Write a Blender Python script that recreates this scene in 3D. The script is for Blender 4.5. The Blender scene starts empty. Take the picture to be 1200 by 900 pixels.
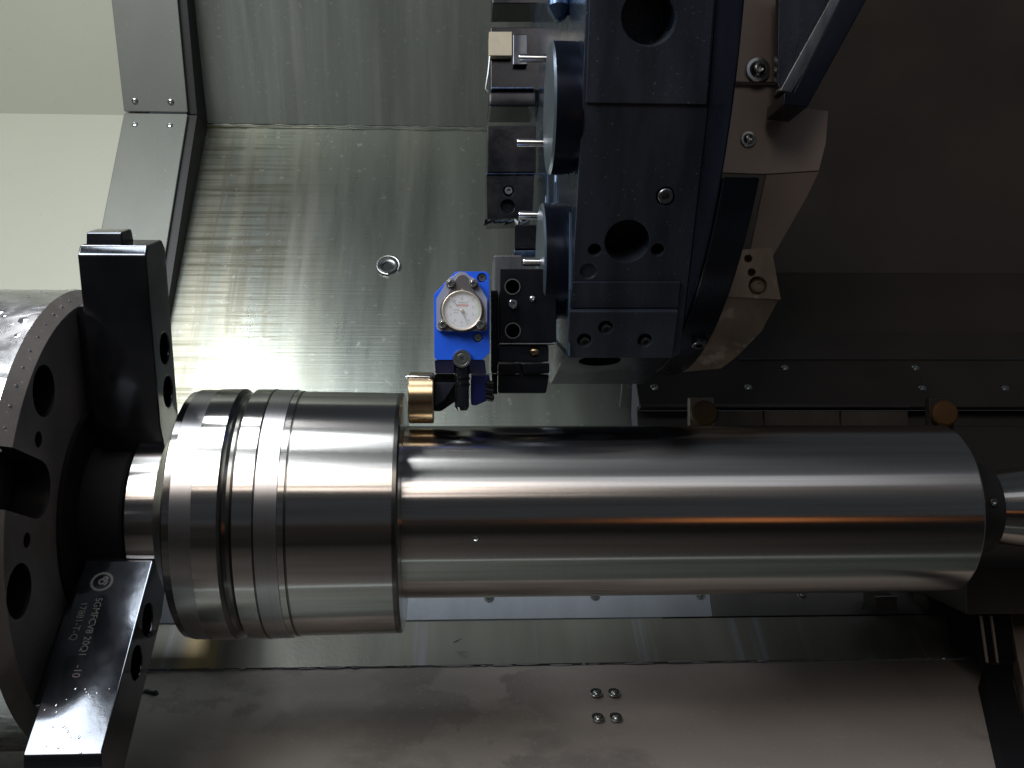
import bpy, bmesh, math, random
from math import sin, cos, tan, pi, radians, atan2, sqrt
from mathutils import Vector, Matrix
random.seed(7)
sc = bpy.context.scene
COL = sc.collection
S = 0.8            # metres from the camera to the spindle axis plane
F = 1150.0
YAW = radians(3)

# ------------------------------------------------------------------ camera
cam_d = bpy.data.cameras.new('camera')
cam = bpy.data.objects.new('camera', cam_d); COL.objects.link(cam)
cam_d.sensor_width = 36; cam_d.lens = 36 * F / 1200
cam_d.clip_start = 0.02; cam_d.clip_end = 60
cam.location = (0, 0, 0)
cam.rotation_euler = (pi / 2, 0, -YAW)
sc.camera = cam
# ------------------------------------------------------------------ world, lamps, exposure
w = bpy.data.worlds.new('World'); sc.world = w; w.use_nodes = True
w.node_tree.nodes['Background'].inputs[0].default_value = (0.80, 0.88, 1.0, 1)
w.node_tree.nodes['Background'].inputs[1].default_value = 0.045
sc.view_settings.view_transform = 'Standard'
sc.view_settings.look = 'None'
sc.view_settings.exposure = 0.0
sc.view_settings.gamma = 1.0

def area(name, loc, aim, sx, sy, power, color):
    l = bpy.data.lights.new(name, 'AREA'); l.shape = 'RECTANGLE'
    l.size = sx; l.size_y = sy; l.energy = power; l.color = color
    o = bpy.data.objects.new(name, l); COL.objects.link(o)
    o.location = loc
    d = Vector(aim) - Vector(loc)
    o.rotation_euler = d.to_track_quat('-Z', 'Y').to_euler()
    return o
# machine work lamp over the chuck, shop daylight through the open door, added lights for the shaft's reflections
area('work_lamp', (-0.82, 0.15, 0.80), (-0.60, 0.30, 0), 0.90, 0.50, 19, (0.92, 0.97, 1.0))
area('collar_lamp', (-0.35, 0.53, 0.80), (-0.30, 0.60, 0), 0.26, 0.30, 3.6, (0.90, 0.96, 1.0))
area('back_lamp', (-0.46, 0.86, 0.72), (-0.46, 0.88, 0), 0.16, 0.12, 1.9, (0.95, 0.97, 1.0))
area('door_light', (-0.75, -1.15, 1.35), (-0.25, 0.9, -0.2), 1.5, 0.85, 17, (1.0, 0.87, 0.78))
area('shaft_fill_light', (0.40, -0.22, 0.86), (0.40, 0.60, 0), 1.00, 0.34, 0.60, (0.86, 0.90, 1.0))  # made-up soft light, added for the grey band reflected in the shaft
area('orange_streak_light', (0.55, -0.35, -0.24), (0.3, 0.8, -0.1), 0.20, 0.10, 0.065, (1.0, 0.36, 0.12))  # added light, stands in for a warm object reflected in the shaft
sc.cycles.max_bounces = 8
sc.cycles.glossy_bounces = 5
sc.cycles.sample_clamp_indirect = 4

# ------------------------------------------------------------------ coordinates
SY, CY = sin(YAW), cos(YAW)
def ray(px, py):
    u = (px - 600) / F; v = (450 - py) / F
    return Vector((SY + u * CY, CY - u * SY, v))
def P(px, py, d):
    r = ray(px, py); return r * (d * S / r.y)
def onplane(px, py, p0, n):
    r = ray(px, py); return r * (Vector(p0).dot(n) / r.dot(n))
def W(x, d, z):                     # point in multiples of the spindle distance
    return Vector((x * S, d * S, z * S))
def zx(px, d): return P(px, 450, d).x / S
AXZ = -0.129                        # spindle axis height (in S)

# ------------------------------------------------------------------ materials
def mat(name, base, metallic=0.0, rough=0.5, var=0.0, var_scale=(8, 8, 8), var_col=None, bump=0.0,
        bump_scale=(60, 60, 60), bramp=None, bdist=.0006, rvar=0.0, aniso=0.0, coat=0.0, spec=0.5, speck=0.0, streak=None, alpha=None, trans=0.0):
    m = bpy.data.materials.new(name); m.use_nodes = True
    nt = m.node_tree; N = nt.nodes; L = nt.links
    b = N['Principled BSDF']
    b.inputs['Base Color'].default_value = (*base, 1)
    b.inputs['Metallic'].default_value = metallic
    b.inputs['Roughness'].default_value = rough
    b.inputs['Specular IOR Level'].default_value = spec
    b.inputs['Coat Weight'].default_value = coat
    b.inputs['Coat Roughness'].default_value = 0.12
    b.inputs['Transmission Weight'].default_value = trans
    tc = N.new('ShaderNodeTexCoord')
    def noise(scale, detail=4, r=0.55, seed=0.0):
        mp = N.new('ShaderNodeMapping'); mp.inputs['Scale'].default_value = scale
        mp.inputs['Location'].default_value = (seed, seed * 1.7, seed * .3)
        L.new(tc.outputs['Object'], mp.inputs['Vector'])
        n = N.new('ShaderNodeTexNoise'); n.inputs['Scale'].default_value = 1
        n.inputs['Detail'].default_value = detail; n.inputs['Roughness'].default_value = r
        L.new(mp.outputs[0], n.inputs['Vector'])
        return n.outputs['Fac']
    def ramp(src, a, b_, c0=(0, 0, 0, 1), c1=(1, 1, 1, 1)):
        r = N.new('ShaderNodeValToRGB'); r.color_ramp.elements[0].position = a; r.color_ramp.elements[1].position = b_
        r.color_ramp.elements[0].color = c0; r.color_ramp.elements[1].color = c1
        L.new(src, r.inputs[0]); return r.outputs[0]
    col = None
    def mix(fac, c_a, c_b):
        mx = N.new('ShaderNodeMix'); mx.data_type = 'RGBA'
        L.new(fac, mx.inputs[0])
        for k, c in ((6, c_a), (7, c_b)):
            if isinstance(c, tuple): mx.inputs[k].default_value = (*c, 1)
            else: L.new(c, mx.inputs[k])
        return mx.outputs[2]
    if var:
        vc = var_col or tuple(c * (1 - var) for c in base)
        col = mix(ramp(noise(var_scale, 6), 0.35, 0.65), base, vc)
    if streak:                     # list of (scale, colour, low, high)
        for k, (s_, c_, lo, hi, *mk) in enumerate(streak):
            f_ = ramp(noise(s_, 5, .6, 3.1 + k * 7), lo, hi)
            if mk:                 # stains and one painted glow, confined to a stretch of x: centre, half width
                sx_ = N.new('ShaderNodeSeparateXYZ'); L.new(tc.outputs['Object'], sx_.inputs[0])
                d1 = N.new('ShaderNodeMath'); d1.operation = 'SUBTRACT'; L.new(sx_.outputs[0], d1.inputs[0]); d1.inputs[1].default_value = mk[0][0]
                d2 = N.new('ShaderNodeMath'); d2.operation = 'ABSOLUTE'; L.new(d1.outputs[0], d2.inputs[0])
                d3 = N.new('ShaderNodeMapRange'); L.new(d2.outputs[0], d3.inputs[0]); d3.interpolation_type = 'SMOOTHSTEP'
                d3.inputs[1].default_value = mk[0][1] * .35; d3.inputs[2].default_value = mk[0][1]; d3.inputs[3].default_value = 1; d3.inputs[4].default_value = 0
                d4 = N.new('ShaderNodeMath'); d4.operation = 'MULTIPLY'; L.new(f_, d4.inputs[0]); L.new(d3.outputs[0], d4.inputs[1]); f_ = d4.outputs[0]
            col = mix(f_, col if col is not None else base, c_)
    if speck:
        col = mix(ramp(noise((420, 420, 420), 2, .5, 9), 0.70, 0.74), col if col is not None else base, tuple(min(1, c * speck + .02) for c in base))
    if col is not None: L.new(col, b.inputs['Base Color'])
    if rvar:
        mr = N.new('ShaderNodeMapRange'); mr.inputs[3].default_value = max(.02, rough - rvar); mr.inputs[4].default_value = min(1, rough + rvar)
        mr.inputs[1].default_value = .3; mr.inputs[2].default_value = .7
        L.new(noise(var_scale, 5, .6, 5), mr.inputs[0]); L.new(mr.outputs[0], b.inputs['Roughness'])
    if bump:
        bp = N.new('ShaderNodeBump'); bp.inputs['Strength'].default_value = bump; bp.inputs['Distance'].default_value = bdist
        h_ = noise(bump_scale, 4 if not bramp else 2, .6, 2)
        if bramp: h_ = ramp(h_, *bramp)
        L.new(h_, bp.inputs['Height']); L.new(bp.outputs[0], b.inputs['Normal'])
    if aniso:
        b.inputs['Anisotropic'].default_value = aniso
        b.inputs['Anisotropic Rotation'].default_value = 0.25
        tg = N.new('ShaderNodeTangent'); tg.direction_type = 'RADIAL'; tg.axis = 'X'
        L.new(tg.outputs[0], b.inputs['Tangent'])
    return m
M = {}
M['turned'] = mat('turned_steel', (.61, .59, .565), 1, .19, aniso=.93, var=.07, var_scale=(1100, 3, 3), streak=[((2.5, 170, 170), (.50, .48, .455), .46, .60)])  # streak paints lengthwise reflection lines into the steel's colour
M['turned_matt'] = mat('dull_turned_steel', (.56, .55, .56), 1, .34, aniso=.8, var=.10, var_scale=(1300, 4, 4))
M['edge_dark'] = mat('groove_steel', (.17, .165, .155), 1, .22, aniso=.6)  # dark reflection in grooves and shoulder edges put into the colour
M['wall'] = mat('back_stainless', (.27, .295, .262), .85, .31, var=.14, var_scale=(18, 2, 2), bump=.22, bump_scale=(6, 420, 420), rvar=.07,
                streak=[((26, 1.2, 1.2), (.34, .335, .265), .44, .62, (-.42, .30)), ((5, 170, 190), (.15, .145, .105), .46, .66, (-.40, .26)), ((60, 3, 3), (.20, .195, .15), .52, .66, (-.40, .28)), ((24, 1.2, 1.2), (.34, .35, .30), .52, .72), ((90, 90, 90), (.46, .48, .45), .62, .75)])
M['wall_up'] = mat('upper_stainless', (.215, .235, .21), .85, .46, var=.2, var_scale=(36, 1.5, 1.5), bump=.25, bump_scale=(200, 200, 200), rvar=.06,
                streak=[((70, 3, 3), (.26, .275, .235), .5, .75), ((160, 160, 160), (.29, .31, .285), .6, .75)])
M['strip'] = mat('frame_sheet', (.185, .195, .175), .5, .5, var=.12, var_scale=(12, 12, 5), bump=.3, bump_scale=(700, 700, 700), speck=1.3)
M['beige'] = mat('cream_paint', (.34, .35, .285), 0, .45, var=.04, var_scale=(5, 5, 5), bump=.1, bump_scale=(300, 300, 300), speck=.7)
M['seal'] = mat('black_rubber', (.012, .012, .012), 0, .55, bump=.3, bump_scale=(200, 200, 200))
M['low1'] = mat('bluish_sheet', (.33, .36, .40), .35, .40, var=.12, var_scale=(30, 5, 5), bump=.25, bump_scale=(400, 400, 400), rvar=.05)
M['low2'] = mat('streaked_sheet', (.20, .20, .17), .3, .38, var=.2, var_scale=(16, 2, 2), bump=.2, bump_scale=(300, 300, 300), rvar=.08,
                streak=[((30, 2, 2), (.42, .32, .15), .30, .45, (-.258, .026)), ((60, 1.5, 1.5), (.225, .235, .255), .60, .70), ((9, 2, 2), (.14, .13, .11), .55, .8)])  # first streak paints the warm glow under the collar into the sheet
M['tray'] = mat('tray_sheet', (.29, .255, .23), .2, .42, var=.10, var_scale=(10, 10, 10), bump=.25, bump_scale=(350, 350, 350), rvar=.06,
                streak=[((4, 5, 9), (.20, .175, .16), .54, .60), ((13, 10, 14), (.20, .175, .16), .50, .54, (0.0, .12)), ((26, 18, 18), (.20, .175, .16), .55, .60, (-.30, .2)), ((240, 240, 240), (.36, .32, .29), .6, .75)])
M['unseen_apron'] = mat('unseen_apron_sheet', (.085, .095, .085), .3, .40, var=.3, var_scale=(4, 30, 9), rvar=.05)
M['tab'] = mat('brown_sheet_tab', (.12, .10, .085), .3, .45, var=.3, var_scale=(40, 9, 9))
M['shade_strip'] = mat('shade_tone_strip', (.13, .13, .13), .3, .45, var=.3, var_scale=(12, 9, 9))  # shade along the strip's right stretch put into the colour
M['void'] = mat('matt_black', (.006, .006, .007), 0, .8, spec=.12)  # plain matt black with little gloss
M['unseen_lip'] = mat('unseen_pale_lip', (.55, .60, .58), 0, .5)
M['dark'] = mat('dark_cover', (.075, .066, .057), .25, .5, var=.25, var_scale=(5, 5, 5), bump=.2, bump_scale=(250, 250, 250))
M['darker'] = mat('dark_way_cover', (.055, .050, .046), .3, .42, var=.3, var_scale=(8, 8, 8), bump=.2, bump_scale=(200, 200, 200))
M['oxide'] = mat('black_oxide', (.014, .015, .018), .2, .30, var=.5, var_scale=(30, 30, 30), bump=.3, bump_scale=(500, 300, 300), rvar=.08, speck=3)
M['turret'] = mat('turret_black', (.042, .050, .070), .55, .33, var=.45, var_scale=(45, 9, 9), bump=.3, bump_scale=(400, 300, 300), rvar=.08, speck=2.2)  # bluish sheen put into the base colour
M['turret_blue'] = mat('oily_blue_sheen', (.07, .11, .19), .9, .26, var=.5, var_scale=(80, 4, 14), bump=.12, bump_scale=(60, 40, 40), rvar=.08, coat=.2)  # blue reflections on the front face put into the steel's colour
M['ring'] = mat('turret_ring_black', (.014, .018, .030), .7, .26, var=.4, var_scale=(20, 10, 10), rvar=.08)
M['cap_face'] = mat('wall_sheen_cap_face', (.13, .16, .20), .8, .34, var=.3, var_scale=(60, 9, 30), bump=.15, bump_scale=(200, 200, 200))  # the back wall's reflection put into this lighter colour
M['chuck_od'] = mat('wet_chuck_steel', (.60, .59, .60), 1, .26, var=.30, var_scale=(35, 35, 35), bump=.7, bump_scale=(22, 36, 36), bramp=(.48, .60), bdist=.0004, rvar=.1)
M['chuck_face'] = mat('chuck_face_steel', (.20, .18, .165), .5, .45, var=.35, var_scale=(14, 14, 14), bump=.25, bump_scale=(250, 250, 250), rvar=.07, speck=1.8)
M['jaw'] = mat('jaw_black', (.105, .112, .128), .95, .10, var=.4, var_scale=(20, 20, 20), bump=.08, bump_scale=(70, 70, 70), rvar=.05)
M['engrave'] = mat('laser_marking', (.040, .036, .035), .3, .5)
M['engrave_red'] = mat('reddish_marking', (.048, .026, .029), .3, .5)
M['blue'] = mat('blue_anodised', (.02, .12, .80), .25, .30, bump=.15, bump_scale=(900, 900, 900))
M['blue_dark'] = mat('dark_blue_anodised', (.008, .014, .09), .4, .32)
M['cover'] = mat('grey_clear_cover', (.11, .10, .105), .1, .16, coat=.6)
M['cover_rim'] = mat('cover_rim', (.30, .32, .42), .2, .15, coat=.6)
M['dial'] = mat('dial_white', (.58, .59, .62), 0, .4)
M['dial_ring'] = mat('dial_ring', (.50, .44, .37), .3, .35)
M['ink'] = mat('grey_ink', (.22, .23, .25), 0, .5)
M['red'] = mat('red_ink', (.55, .16, .14), 0, .5)
M['green'] = mat('green_ink', (.30, .50, .30), 0, .5)
M['brass'] = mat('brass', (.66, .50, .30), 1, .30, aniso=.85, var=.12, var_scale=(200, 4, 4))
M['bolt'] = mat('zinc_bolt', (.50, .53, .52), 1, .26, var=.2, var_scale=(90, 90, 90))
M['bolt_dark'] = mat('oiled_bolt', (.16, .17, .18), .9, .3)
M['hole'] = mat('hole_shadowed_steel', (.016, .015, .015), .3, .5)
M['holder'] = mat('holder_black', (.008, .009, .012), .3, .20, var=.4, var_scale=(40, 40, 40), bump=.15, bump_scale=(200, 200, 200), rvar=.08)
M['holder_grey'] = mat('holder_plate', (.16, .17, .18), .8, .28, var=.3, var_scale=(90, 90, 12), rvar=.08)
M['pin'] = mat('polished_pin', (.62, .64, .66), 1, .2)
M['tan'] = mat('tan_ceramic', (.42, .36, .26), 0, .5, var=.15, var_scale=(60, 60, 60))
M['bracket'] = mat('brown_bracket', (.30, .245, .21), .2, .5, var=.15, var_scale=(14, 14, 14), bump=.2, bump_scale=(300, 300, 300))
M['casting'] = mat('rusty_casting', (.30, .235, .18), .0, .6, var=.45, var_scale=(30, 30, 9), bump=.6, bump_scale=(110, 110, 50),
                   streak=[((60, 60, 14), (.46, .38, .31), .55, .68)])
M['orange'] = mat('orange_plastic', (.10, .048, .012), 0, .5)
M['bead'] = mat('crusty_sealant', (.30, .31, .33), .6, .3, bump=.8, bump_scale=(200, 200, 200))
M['drop'] = mat('coolant_drop', (.50, .52, .56), .9, .10)
M['run'] = mat('coolant_run', (.12, .18, .28), .8, .18)
M['chip'] = mat('steel_chip', (.42, .44, .42), 1, .25)
M['glassy'] = mat('dial_glass', (.9, .9, .9), 0, .04)
M['glassy'].node_tree.nodes['Principled BSDF'].inputs['Alpha'].default_value = .10

# ------------------------------------------------------------------ object helpers
def mesh_from(bm, name, m, smooth=35):
    me = bpy.data.meshes.new(name); bmesh.ops.recalc_face_normals(bm, faces=bm.faces)
    bm.to_mesh(me); bm.free()
    for mm in (m if isinstance(m, (list, tuple)) else [m]): me.materials.append(mm)
    if smooth:
        for p in me.polygons: p.use_smooth = True
        me.set_sharp_from_angle(angle=radians(smooth))
    return me
def link(name, me, parent=None, mw=None):
    o = bpy.data.objects.new(name, me); COL.objects.link(o)
    if mw is not None: o.matrix_world = mw
    if parent is not None:
        o.parent = parent
        pm = Matrix.Translation(parent.location) if parent.parent is None else parent['_m'] if False else wm(parent)
        o.matrix_parent_inverse = pm.inverted()
    return o
def wm(o):
    m = o.matrix_basis.copy()
    if o.parent is not None: m = wm(o.parent) @ o.matrix_parent_inverse @ m
    return m
def thing(name, loc, label, cat, group=None):
    o = bpy.data.objects.new(name, None); COL.objects.link(o); o.location = loc; o.empty_display_size = .02
    o['label'] = label; o['category'] = cat
    if group: o['group'] = group
    return o
def tag(o, label, cat, group=None):
    o['label'] = label; o['category'] = cat
    if group: o['group'] = group
    return o
def cut(o, cutters, bevel=0.0, seg=2):
    """boolean the cutter meshes out of o, bevel, bake the result, drop the cutters"""
    tmp = []
    for cme, cmw in cutters:
        c = bpy.data.objects.new('cutter', cme); COL.objects.link(c); c.matrix_world = cmw; tmp.append(c)
        md = o.modifiers.new('b', 'BOOLEAN'); md.operation = 'DIFFERENCE'; md.object = c; md.solver = 'EXACT'
    if bevel:
        md = o.modifiers.new('v', 'BEVEL'); md.width = bevel; md.segments = seg; md.limit_method = 'ANGLE'; md.angle_limit = radians(32)
    bpy.context.view_layer.update()
    dg = bpy.context.evaluated_depsgraph_get()
    me = bpy.data.meshes.new_from_object(o.evaluated_get(dg)); me.name = o.name
    o.modifiers.clear(); o.data = me
    for c in tmp: bpy.data.objects.remove(c)
    for p in me.polygons: p.use_smooth = True
    me.set_sharp_from_angle(angle=radians(40))
    md = o.modifiers.new('n', 'WEIGHTED_NORMAL'); md.keep_sharp = True; md.weight = 100
    return o
def prism_bm(pts, vec):
    bm = bmesh.new()
    a = [bm.verts.new(p) for p in pts]; b = [bm.verts.new(Vector(p) + vec) for p in pts]
    n = len(pts)
    bm.faces.new(a); bm.faces.new(b[::-1])
    for i in range(n): bm.faces.new((a[i], a[(i + 1) % n], b[(i + 1) % n], b[i]))
    return bm
def prism(name, pts, vec, m, parent=None, bevel=0.0, cutters=()):
    o = link(name, mesh_from(prism_bm(pts, vec), name, m), parent)
    if bevel or cutters: cut(o, cutters, bevel)
    return o
def plate(name, pxs, d, th, m, parent=None, bevel=.0008, cutters=()):
    """plate whose front face stands at depth d; outline given by points of that plane"""
    return prism(name, [P(x, y, d) for x, y in pxs], Vector((0, th, 0)), m, parent, bevel, cutters)
def box_bm(x0, x1, y0, y1, z0, z1):
    return prism_bm([(x0, y0, z0), (x1, y0, z0), (x1, y1, z0), (x0, y1, z0)], Vector((0, 0, z1 - z0)))
def box(name, x0, x1, y0, y1, z0, z1, m, parent=None, bevel=.0008, cutters=()):
    o = link(name, mesh_from(box_bm(x0, x1, y0, y1, z0, z1), name, m), parent)
    if bevel or cutters: cut(o, cutters, bevel)
    return o
def lathe_bm(prof, seg=96, close0=True, close1=True, mats=None):
    """prof: (x, r) along the local X axis"""
    bm = bmesh.new(); rings = []
    for x, r in prof:
        rings.append([bm.verts.new((x, r * cos(2 * pi * k / seg), r * sin(2 * pi * k / seg))) for k in range(seg)])
    for i in range(len(rings) - 1):
        for k in range(seg):
            f = bm.faces.new((rings[i][k], rings[i][(k + 1) % seg], rings[i + 1][(k + 1) % seg], rings[i + 1][k]))
            if mats: f.material_index = mats[i]
    if close0: bm.faces.new(rings[0][::-1])
    if close1: bm.faces.new(rings[-1])
    return bm
def lathe(name, prof, m, parent=None, centre=(0, 0, 0), seg=96, smooth=25, mats=None, rot=None):
    mw = Matrix.Translation(centre)
    if rot is not None: mw = mw @ rot
    return link(name, mesh_from(lathe_bm(prof, seg, mats=mats), name, m, smooth), parent, mw)
def frame_to(n, p, up=Vector((0, 0, 1))):
    """matrix whose local +X is n"""
    n = Vector(n).normalized(); y = up.cross(n)
    if y.length < 1e-4: y = Vector((0, 1, 0)).cross(n)
    y.normalize(); z = n.cross(y)
    return Matrix.Translation(p) @ Matrix((n, y, z)).transposed().to_4x4()
def cyl_cut(p, n, r, depth, seg=32, over=.02):
    me = mesh_from(lathe_bm([(-depth, r), (over, r)], seg), 'c', M['hole'], 0)
    return me, frame_to(n, p)
# bolt meshes, local +X out of the surface, unit radius 1
def bolt_mesh(kind):
    if kind == 'button':       # washer + domed head with hexagon socket
        prof = [(0, 1.45), (.18, 1.45), (.24, 1.38), (.25, 1.02), (.3, 1.0), (.62, .86), (.80, .62), (.86, .42), (.5, .40), (.48, .02)]
    elif kind == 'rivet':
        prof = [(0, 1.0), (.15, 1.0), (.38, .8), (.5, .45), (.46, .28), (.3, .24), (.3, .02)]
    else:                      # cap: cylinder head, hexagon socket, standing in a counterbore
        prof = [(0, 1.0), (.7, 1.0), (.8, .9), (.8, .50), (.15, .48), (.15, .02)]
    return lathe_bm(prof, 24)
BM = {}
def bolt(p, n, r, parent, kind='button', m='bolt', name='screw'):
    key = (kind, m)
    if key not in BM: BM[key] = mesh_from(bolt_mesh(kind), 'screw', M[m], 30)
    mw = frame_to(n, p) @ Matrix.Rotation(random.random() * 3, 4, 'X') @ Matrix.Scale(r, 4)
    return link(name, BM[key], parent, mw)
def tube_bm(pts, r, seg=8, bm=None):
    bm = bm or bmesh.new(); rings = []
    for i, p in enumerate(pts):
        p = Vector(p); a = Vector(pts[max(i - 1, 0)]); b = Vector(pts[min(i + 1, len(pts) - 1)])
        t = (b - a).normalized(); u = t.orthogonal().normalized() if i == 0 else (u - t * u.dot(t)).normalized(); v = t.cross(u)
        rr = r[i] if isinstance(r, (list, tuple)) else r
        rings.append([bm.verts.new(p + (u * cos(2 * pi * k / seg) + v * sin(2 * pi * k / seg)) * rr) for k in range(seg)])
    for i in range(len(rings) - 1):
        for k in range(seg): bm.faces.new((rings[i][k], rings[i][(k + 1) % seg], rings[i + 1][(k + 1) % seg], rings[i + 1][k]))
    bm.faces.new(rings[0][::-1]); bm.faces.new(rings[-1])
    return bm
def text(name, body, size, mw, m, parent, ext=.00012):
    cu = bpy.data.curves.new(name, 'FONT'); cu.body = body; cu.size = size; cu.extrude = ext
    cu.align_x = 'LEFT'; cu.align_y = 'CENTER'
    t = bpy.data.objects.new('t', cu); COL.objects.link(t); bpy.context.view_layer.update()
    me = bpy.data.meshes.new_from_object(t.evaluated_get(bpy.context.evaluated_depsgraph_get()))
    bpy.data.objects.remove(t); me.name = name; me.materials.clear(); me.materials.append(m)
    return link(name, me, parent, mw)
def struct(o): o['kind'] = 'structure'; return o

# ------------------------------------------------------------------ the folded sheets of the cabin
DF = 1.80
A = P(240, 147, DF); Bq = P(205, 330, .895 * DF); Cq = P(225, 0, .95 * DF)
dn = (Bq - A); dn.x = 0; up_ = (Cq - A); up_.x = 0
fold = Vector((0, A.y, A.z))
low_end = fold + dn * 2.15
hi_end = fold + up_ * 1.9
XL = A.x; XR = P(738, 470, 1.49).x
def sheet(name, p0, p1, x0, x1, m, th=.004, parent=None, cutters=(), bevel=.0006):
    e = p1 - p0; n = Vector((0, e.z, -e.y)).normalized()
    if n.y > 0: n = -n                       # faces the camera
    pts = [Vector((x0, p0.y, p0.z)), Vector((x1, p0.y, p0.z)), Vector((x1, p1.y, p1.z)), Vector((x0, p1.y, p1.z))]
    o = prism(name, pts, -n * th, m, parent, bevel, cutters)
    return o, n
bw, n_bw = sheet('back_wall', fold, low_end, XL, XR, M['wall']); struct(bw)
bu, n_bu = sheet('upper_back_wall', fold + Vector((0, -.001, .003)), hi_end, XL, XR, M['wall_up']); struct(bu)
# weld bead along the fold
bm = bmesh.new(); pts = []
k = 0; x = XL
while x < XR:
    pts.append(Vector((x, fold.y - .0015 + random.uniform(-.0006, .0006), fold.z + random.uniform(-.0007, .0007)))); x += .008
tube_bm(pts, [random.uniform(.0014, .0026) for _ in pts], 6, bm)
link('weld_bead', mesh_from(bm, 'weld_bead', M['wall']), bw)
# black side and frame strip left of the back wall
DS = 1.53 / 1.6 * DF
sA = P(220, 133, DS); sB = P(195, 290, 1.42 / 1.53 * DS); sC = P(208, 0, 1.475 / 1.53 * DS)
sfold = Vector((0, sA.y, sA.z)); sdn = Vector((0, sB.y - sA.y, sB.z - sA.z)); sup = Vector((0, sC.y - sA.y, sC.z - sA.z))
sx0 = P(145, 133, DS).x; sx1 = sA.x
st1, n_s1 = sheet('frame_strip', sfold, sfold + sdn * 2.4, sx0, sx1, M['strip'], .006, bevel=.002); struct(st1)
st2, n_s2 = sheet('upper_frame_strip', sfold + Vector((0, 0, .0015)), sfold + sup * 1.9, sx0, sx1, M['strip'], .006, bevel=.0015); struct(st2)
def seal(name, a, v, t):
    p0 = a; p1 = a + v * t
    pts = [Vector((sx1 - .004, p0.y + .007, p0.z)), Vector((sx1 - .004, p1.y + .007, p1.z)), Vector((sx1 - .004, p1.y + .10, p1.z)), Vector((sx1 - .004, p0.y + .10, p0.z))]
    return struct(prism(name, pts, Vector((XL - sx1 + .008, 0, 0)), M['seal'], None, .001))
seal('rubber_seal', sfold, sdn, 2.4); seal('upper_rubber_seal', sfold + Vector((0, 0, .0006)), sup, 1.9)
for px, py in ((158, 118), (200, 119)):
    bolt(onplane(px, py, sfold, n_s2), n_s2, .0042, st2, 'rivet')
for px, py in ((158, 146), (199, 147)):
    bolt(onplane(px, py, sfold, n_s1), n_s1, .0042, st1, 'rivet')
b1, _ = sheet('painted_wall', sfold + Vector((0, .012, 0)), sfold + Vector((0, .012, 0)) + sdn * 2.6, sx0 - .9, sx0 + .03, M['beige'], .004, bevel=0); struct(b1)
b2, _ = sheet('upper_painted_wall', sfold + Vector((0, .012, .0001)), sfold + Vector((0, .012, 0)) + sup * 2.0, sx0 - .9, sx0 + .03, M['beige'], .004, bevel=0); struct(b2)
# lone bolt hole with a ragged ring on the back wall
hp = onplane(455, 313, fold, n_bw)
hb = tag(lathe('plug', [(0, .0125), (.0015, .0125), (.003, .0105), (.002, .0080), (-.001, .0075), (-.001, .001)], M['bolt_dark'], None, hp, 32, rot=frame_to(n_bw, Vector()).copy()),
         'small round screw plug alone on the bare back wall', 'plug')
u_ = Vector((1, 0, 0)); v_ = n_bw.cross(u_).normalized()
pts = [hp + n_bw * .004 + (u_ * cos(t) * .0145 + v_ * sin(t) * .0135) + n_bw * .002 * sin(t) for t in [x * .25 for x in range(-2, 20)]]
tag(link('curled_chip', mesh_from(tube_bm(pts, .0011, 6), 'curled_chip', M['chip'])), 'thin curled steel chip caught round the plug on the back wall', 'metal chip')

# lower strips and chip tray
q0 = P(470, 640, 1.325); q1 = P(470, 727, 1.28); q2 = P(470, 780, 1.225); q3 = P(470, 905, 1.0)
def yz(p): return Vector((0, p.y, p.z))
xa, xb = -.70, P(835, 710, 1.28).x
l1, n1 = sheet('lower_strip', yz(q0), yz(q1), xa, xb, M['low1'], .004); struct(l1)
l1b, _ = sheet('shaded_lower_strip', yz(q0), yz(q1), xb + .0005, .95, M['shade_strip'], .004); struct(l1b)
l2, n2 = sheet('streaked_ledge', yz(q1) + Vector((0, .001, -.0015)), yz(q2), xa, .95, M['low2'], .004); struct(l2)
l3, n3 = sheet('chip_tray', yz(q2) + Vector((0, -.0005, -.002)), yz(q2) + (yz(q3) - yz(q2)) * 1.16, xa - .1, .95, M['tray'], .004); struct(l3)
t0 = yz(q2) + (yz(q3) - yz(q2)) * 2.05
ap_, _ = sheet('reflected_apron', yz(q2) + (yz(q3) - yz(q2)) * 1.163, t0 + Vector((0, 0, -.002)), xa - .1, .95, M['unseen_apron'], .004); struct(ap_)  # unseen darker sheet, added for the greenish band reflected in the shaft
pit, _ = sheet('chip_pit_side', t0 + Vector((0, -.004, -.004)), t0 + Vector((0, -.05, -.25)), xa - .1, .95, M['darker'], .004); struct(pit)
pit, _ = sheet('chip_pit_floor', t0 + Vector((0, -.05, -.255)), t0 + Vector((0, -1.3, -.30)), xa - .6, 1.5, M['darker'], .004); struct(pit)
link('unseen_lip', mesh_from(tube_bm([t0 + Vector((xa, .002, .0005)), t0 + Vector((.95, .002, .0005))], .006, 10), 'unseen_lip', M['unseen_lip']), ap_)  # unseen, its pale tone added for the bright line reflected in the shaft
for px, py in ((573, 700), (697, 698), (820, 697)):
    bolt(onplane(px, py, q1, n1), n1, .0036, l1, 'button')
bolt(onplane(940, 698, q1, n1), n1, .0036, l1b, 'button', 'bolt_dark')
bolt(onplane(1010, 711, q1, n1), n1, .0030, l1b, 'rivet', 'bolt_dark')
for px, py in ((699, 813.5), (720, 813.5), (701, 843), (722, 842.5)):
    p = onplane(px, py, q2, n3)
    bolt(p, n3, .0038, l3, 'button')
    prof = [(-.001, .0052), (.0006, .0052)]
    link('slot', mesh_from(lathe_bm(prof, 20), 'slot', M['hole']), l3, frame_to(n3, p + Vector((0, .0035, .0015))))
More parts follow.
